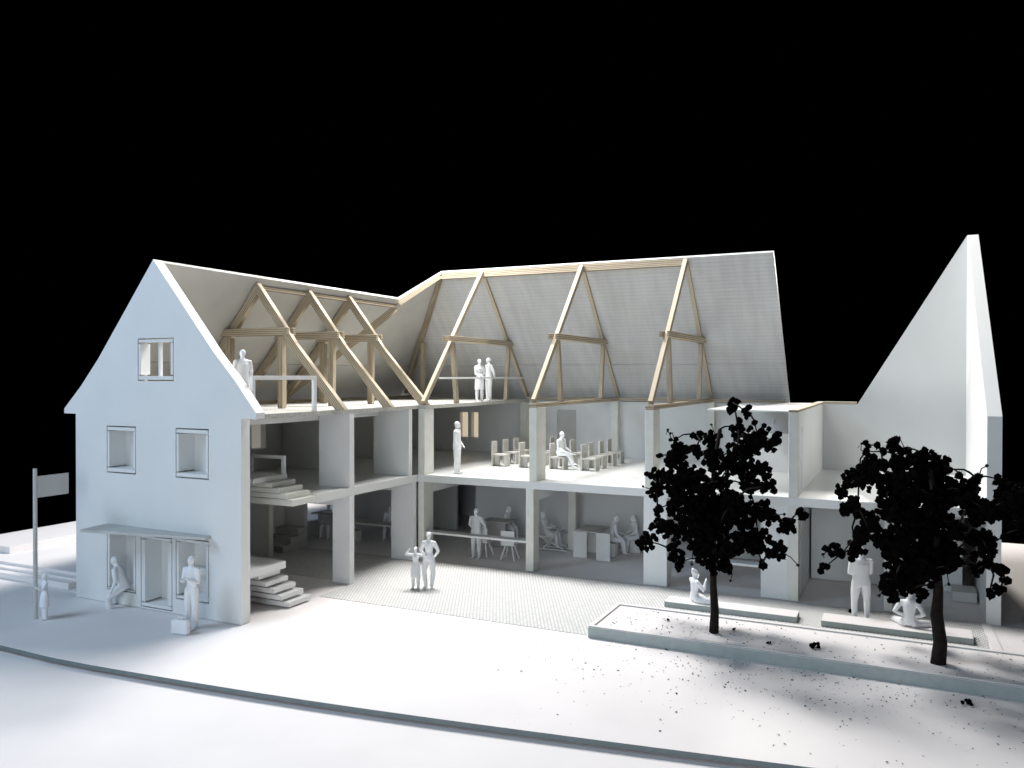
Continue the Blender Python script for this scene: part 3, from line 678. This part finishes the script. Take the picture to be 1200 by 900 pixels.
# ------------------------------------------------------------------ trees (dried plant sprigs)
T1 = [(11.79,3.34,5.85,0.19),(12.26,2.97,5.65,0.13),(11.93,3.62,5.23,0.22),(12.47,2.97,5.15,0.27),(12.81,2.73,5.05,0.21),(12.31,3.63,4.85,0.28),(11.03,5.03,4.82,0.24),(10.70,4.71,4.98,0.12),(10.15,4.62,4.85,0.09),(10.64,3.15,4.77,0.20),(10.84,4.00,4.62,0.17),(10.55,3.30,4.47,0.28),(10.22,3.02,4.60,0.05),(11.54,2.84,4.56,0.27),(11.97,3.13,4.71,0.27),(9.53,5.05,3.83,0.22),(10.05,4.79,3.82,0.31),(10.55,4.73,3.86,0.36),(9.69,4.71,3.50,0.25),(10.66,3.07,3.71,0.28),(11.09,3.39,3.76,0.34),(11.37,4.24,3.84,0.29),(11.54,4.53,4.29,0.18),(11.83,4.86,4.21,0.30),(12.28,4.93,4.11,0.24),(12.75,2.78,4.04,0.18),(12.11,4.19,3.83,0.26),(9.79,4.36,3.07,0.15),(10.33,3.92,3.23,0.23),(11.01,3.03,3.29,0.39),(11.34,3.83,3.31,0.34),(11.98,2.79,3.62,0.27),(9.72,5.07,2.52,0.28),(10.21,4.89,2.47,0.34),(10.95,4.03,2.79,0.35),(11.55,3.36,2.95,0.33),(11.69,5.00,2.93,0.36),(12.30,4.10,3.23,0.31),(12.51,4.93,3.00,0.21),(12.93,4.67,2.87,0.23),(13.34,3.91,3.28,0.14),(9.70,3.83,2.34,0.21),(9.48,3.96,2.27,0.12),(10.38,3.76,2.15,0.20),(10.57,3.44,2.00,0.17),(11.10,3.37,2.46,0.28),(11.21,4.74,2.16,0.36),(11.95,2.67,2.56,0.27),(12.26,2.68,2.85,0.29),(12.33,4.24,2.52,0.29),(12.81,3.52,2.48,0.22),(12.43,3.94,2.02,0.10),(11.57,3.84,1.90,0.23),(11.18,3.56,2.04,0.17),(11.53,4.64,1.61,0.09),(11.45,3.31,2.00,0.17)]
T2 = [(14.73,3.66,4.96,0.08),(14.96,3.10,5.01,0.06),(14.71,4.26,4.76,0.06),(15.02,3.30,4.87,0.06),(15.30,3.51,4.87,0.22),(15.53,4.57,4.56,0.28),(15.81,3.42,4.85,0.07),(15.89,4.06,4.62,0.25),(16.19,4.99,4.45,0.23),(16.32,2.82,4.59,0.06),(16.50,2.72,4.48,0.06),(14.86,3.17,4.56,0.25),(14.53,4.62,4.24,0.21),(14.35,4.21,4.15,0.21),(14.23,3.19,3.98,0.17),(14.77,3.44,4.23,0.30),(15.09,3.03,4.44,0.24),(15.17,3.79,3.96,0.28),(15.53,2.67,4.26,0.28),(15.94,4.43,4.18,0.31),(16.24,4.97,4.03,0.26),(14.21,5.13,3.30,0.16),(14.49,4.53,3.30,0.21),(14.71,5.14,3.11,0.19),(14.53,2.60,3.83,0.19),(15.18,3.33,3.67,0.25),(15.44,5.16,3.59,0.27),(15.81,4.64,3.69,0.31),(16.15,3.66,3.79,0.27),(16.47,5.10,3.82,0.26),(16.69,4.23,4.00,0.22),(16.86,4.76,4.09,0.08),(16.84,3.34,4.35,0.12),(16.62,3.07,3.91,0.19),(16.83,3.75,3.63,0.29),(17.02,2.92,3.77,0.21),(17.23,3.58,4.35,0.09),(17.38,5.15,3.67,0.15),(17.34,3.44,4.18,0.21),(17.37,2.58,4.02,0.22),(17.50,2.67,3.84,0.18),(17.57,3.01,4.25,0.18),(17.59,4.67,3.35,0.20),(17.60,3.53,3.35,0.16),(17.30,3.33,3.19,0.07),(15.45,2.81,3.48,0.33),(15.83,5.20,3.13,0.37),(16.15,3.69,3.40,0.29),(16.46,3.11,3.32,0.21),(14.80,2.71,3.26,0.24),(15.02,2.70,3.08,0.19),(14.65,3.01,3.00,0.20),(14.45,4.38,2.47,0.24),(14.29,2.95,2.68,0.10),(14.09,2.66,2.72,0.17),(13.85,3.88,2.12,0.10),(13.72,3.76,2.06,0.06),(15.06,5.24,2.42,0.22),(15.40,2.88,2.99,0.33),(15.81,3.98,2.88,0.35),(16.19,4.64,2.74,0.31),(16.41,3.66,2.74,0.17),(16.62,5.22,2.25,0.13),(15.45,3.84,2.37,0.35),(15.84,3.20,2.59,0.34),(16.20,3.66,2.53,0.27),(16.32,2.65,2.65,0.14),(16.92,3.69,3.07,0.24),(17.01,3.22,2.93,0.19),(16.88,4.95,2.44,0.10),(16.91,4.79,2.17,0.15),(17.10,3.90,2.47,0.12),(17.20,2.64,2.65,0.13),(17.33,3.24,2.35,0.06),(17.25,3.20,2.17,0.09),(17.04,3.11,2.05,0.08),(15.28,3.17,2.10,0.24),(15.64,4.90,1.80,0.31),(15.96,2.93,2.37,0.24),(15.11,2.69,2.14,0.10),(15.21,5.06,1.40,0.19),(15.54,4.08,1.72,0.15),(15.84,5.22,1.38,0.16),(16.15,3.64,2.24,0.10),(18.05,4.98,3.94,0.22),(18.01,4.32,3.63,0.22),(17.93,4.69,3.18,0.17)]
_b = bmesh.new(); bmesh.ops.create_icosphere(_b, subdivisions=1, radius=1); _b.verts.ensure_lookup_table()
ICO_V = [v.co.copy() for v in _b.verts]; ICO_F = [[v.index for v in f_.verts] for f_ in _b.faces]; _b.free()
def curve_tube(bm, pts, r0, r1, seg=7):
    n = len(pts)
    tube_pts(bm, [(p, r0+(r1-r0)*i/(n-1), r0+(r1-r0)*i/(n-1), X) for i, p in enumerate(pts)], seg)
def clump(bm, c, s):
    """a dried seed head: a few crumpled angular bracts round a core"""
    vv = [bm.verts.new(c+q*s*.78*random.uniform(.75, 1.2)) for q in ICO_V]
    for f_ in ICO_F: bm.faces.new([vv[i] for i in f_])
    for k in range(3):
        d = Vector([random.gauss(0, 1) for _ in range(3)]).normalized(); q = d.orthogonal().normalized()
        q = Matrix.Rotation(random.uniform(0, 6.3), 3, d) @ q; r = d.cross(q)
        L_ = s*random.uniform(.8, 1.15); W_ = L_*random.uniform(.45, .7)
        b0 = c-d*L_*.2
        v = [bm.verts.new(b0), bm.verts.new(c+d*L_*.4+q*W_*.6+r*L_*.12), bm.verts.new(c+d*L_*.95), bm.verts.new(c+d*L_*.45-q*W_*.6+r*L_*.15)]
        bm.faces.new((v[0], v[1], v[2])); bm.faces.new((v[0], v[2], v[3]))
def tree(base, blobs, trunk, label, r0, fork):
    t = empty('tree', base, label, 'tree', 'dark dried trees in the planter')
    bm = bmesh.new(); curve_tube(bm, [Vector(p) for p in trunk], r0, r0*.3, 10)
    for v in bm.verts: v.co += Vector([random.uniform(-.02, .02) for _ in range(3)])*(r0/.14)
    link('trunk', bm, 'bark', t, smooth=True)
    tp = [Vector(p) for p in trunk]
    nodes = [Vector(trunk[fork])+ (Vector(trunk[-1])-Vector(trunk[fork]))*k/5 for k in range(6)]
    done = []
    order = sorted(blobs, key=lambda b: min((Vector(b[:3])-n).length for n in nodes))
    for (x, y, z, r) in order:
        c = Vector((x, y, z))
        best = min(nodes+done, key=lambda n: (n-c).length+(0.25*max(0, n.z-c.z)))
        mid = best.lerp(c, .5)+Vector((random.uniform(-.1, .1), random.uniform(-.1, .1), .12))*min(1, (c-best).length)
        dist = (c-best).length
        if dist > .12:
            bb = bmesh.new(); curve_tube(bb, [best, best.lerp(mid, .6)+Vector((0, 0, .02)), mid, mid.lerp(c, .6), c], .018+.012*min(2, dist), .012, 6)
            link('branch', bb, 'bark', t, smooth=True)
        done.append(c)
    bm = bmesh.new()
    for (x, y, z, r) in blobs:
        c = Vector((x, y, z))
        n = max(2, int(r*r*(600 if math.hypot(x-base[0], (z-3.6)*.8) < 1.0 else 440)))
        for k in range(n):
            d = Vector([random.gauss(0, 1) for _ in range(3)]).normalized()*r*random.random()**.45*1.08
            clump(bm, c+d, random.uniform(.08, .125))
    f = link('foliage', bm, 'black', t); f['kind'] = 'stuff'
    # twigs poking out of the crown
    bm = bmesh.new()
    for b in random.sample(blobs, 11):
        c = Vector(b[:3]); d = (c-nodes[2]); d.normalize()
        e = c+d*(b[3]+random.uniform(.1, .45)); mdl = c.lerp(e, .5)+Vector((random.uniform(-.1, .1), random.uniform(-.1, .1), random.uniform(-.1, .15)))
        curve_tube(bm, [c, mdl, e, e+Vector((random.uniform(-.1, .1), 0, random.uniform(-.12, .05)))], .014, .008, 5)
        clump(bm, e, .05)
    tw = link('twig', bm, 'bark', t); tw['kind'] = 'stuff'
tree((11.31, 3.92, 0.26), T1, [(11.31, 3.92, .257), (11.33, 3.92, .8), (11.30, 3.94, 1.4), (11.30, 3.9, 2.0), (11.27, 3.9, 3.2), (11.28, 3.95, 4.2), (11.45, 3.9, 5.2)],
     'thin dark dried tree on the left in the planter, before the upper hall', 0.115, 3)
tree((16.15, 3.86, 0.26), T2, [(16.15, 3.86, .257), (16.2, 3.87, .7), (16.13, 3.86, 1.3), (16.15, 3.9, 1.9), (16.1, 3.9, 2.8), (16.1, 3.95, 3.6), (16.0, 3.9, 4.4)],
     'spreading dark dried tree on the right in the planter, before the end wall', 0.155, 3)

# fallen crumbs
bm = bmesh.new()
def crumb(bm, x, y, z, s):
    n = 4 if s < .02 else 5
    pts = [Vector([random.uniform(-1, 1), random.uniform(-1, 1), random.uniform(0, .7)])*s+Vector((x, y, z+.002)) for _ in range(n)]
    v = [bm.verts.new(p) for p in pts]
    for f_ in ((0, 1, 2), (0, 1, 3), (1, 2, 3), (0, 2, 3)): bm.faces.new([v[i] for i in f_])
    if n == 5: bm.faces.new((v[0], v[1], v[4])); bm.faces.new((v[2], v[3], v[4]))
for k in range(330):   # on the planter bed
    x = random.uniform(8.7, 19.8); y = random.uniform(3.15, 5.1)
    if random.random() < .35: x = random.gauss(11.0, 1.1); 
    if x < 8.7: x = 8.7+random.random()
    crumb(bm, x, y, .257, random.choice((.016, .022, .028, .035)))
for k in range(620):   # on the ground in front
    x = random.gauss(13.2, 2.8); y = 2.95-abs(random.gauss(0, 1.9))
    if not (7.2 < x < 21) or y < curb_y(x)+.1: continue
    crumb(bm, x, y, .0, random.choice((.013, .016, .02, .024, .034)))
for k in range(300):   # on the paving and right of the end wall
    x = random.uniform(8.5, 19.5) if random.random() < .6 else random.uniform(17.9, 20); y = random.uniform(5.4, 8.4) if x < 17.8 else random.uniform(5.4, 13)
    crumb(bm, x, y, .018, random.choice((.01, .015, .02)))
for k in range(45):
    x = random.uniform(-6, 9); y = random.uniform(-3.3, 8); crumb(bm, x, y, .018, .013)
ll = link('leaf_litter', bm, 'black'); ll['kind'] = 'stuff'; ll['label'] = 'dark crumbs of dried leaves scattered over planter and ground'; ll['category'] = 'leaf litter'
for (x, y, z, s, lb) in ((10.1, 4.35, .26, .05, 'small dark fallen seed head left of the left trunk on the planter bed'),
        (11.75, 4.3, .26, .045, 'small dark fallen seed head just right of the left trunk'),
        (12.65, 3.6, .26, .05, 'dark fallen seed head midway between the two trunks'),
        (13.62, 3.75, .26, .11, 'largest crumpled dark seed head lying on the planter bed'),
        (16.6, 2.3, 0.0, .09, 'crumpled dark seed head on the ground before the right end of the planter'),
        (14.15, 8.1, .018, .07, 'dark fallen seed head on the paving left of the man with folded arms')):
    bm = bmesh.new()
    for k in range(6): clump(bm, Vector((x, y, z+s*.5))+Vector([random.uniform(-s, s), random.uniform(-s, s), random.uniform(0, s*.5)]), s*.6)
    zmn = min(v.co.z for v in bm.verts)
    for v in bm.verts: v.co.z += z-zmn+.001
    tag(link('seed_head', bm, 'black'), lb, 'seed head', 'fallen seed heads')
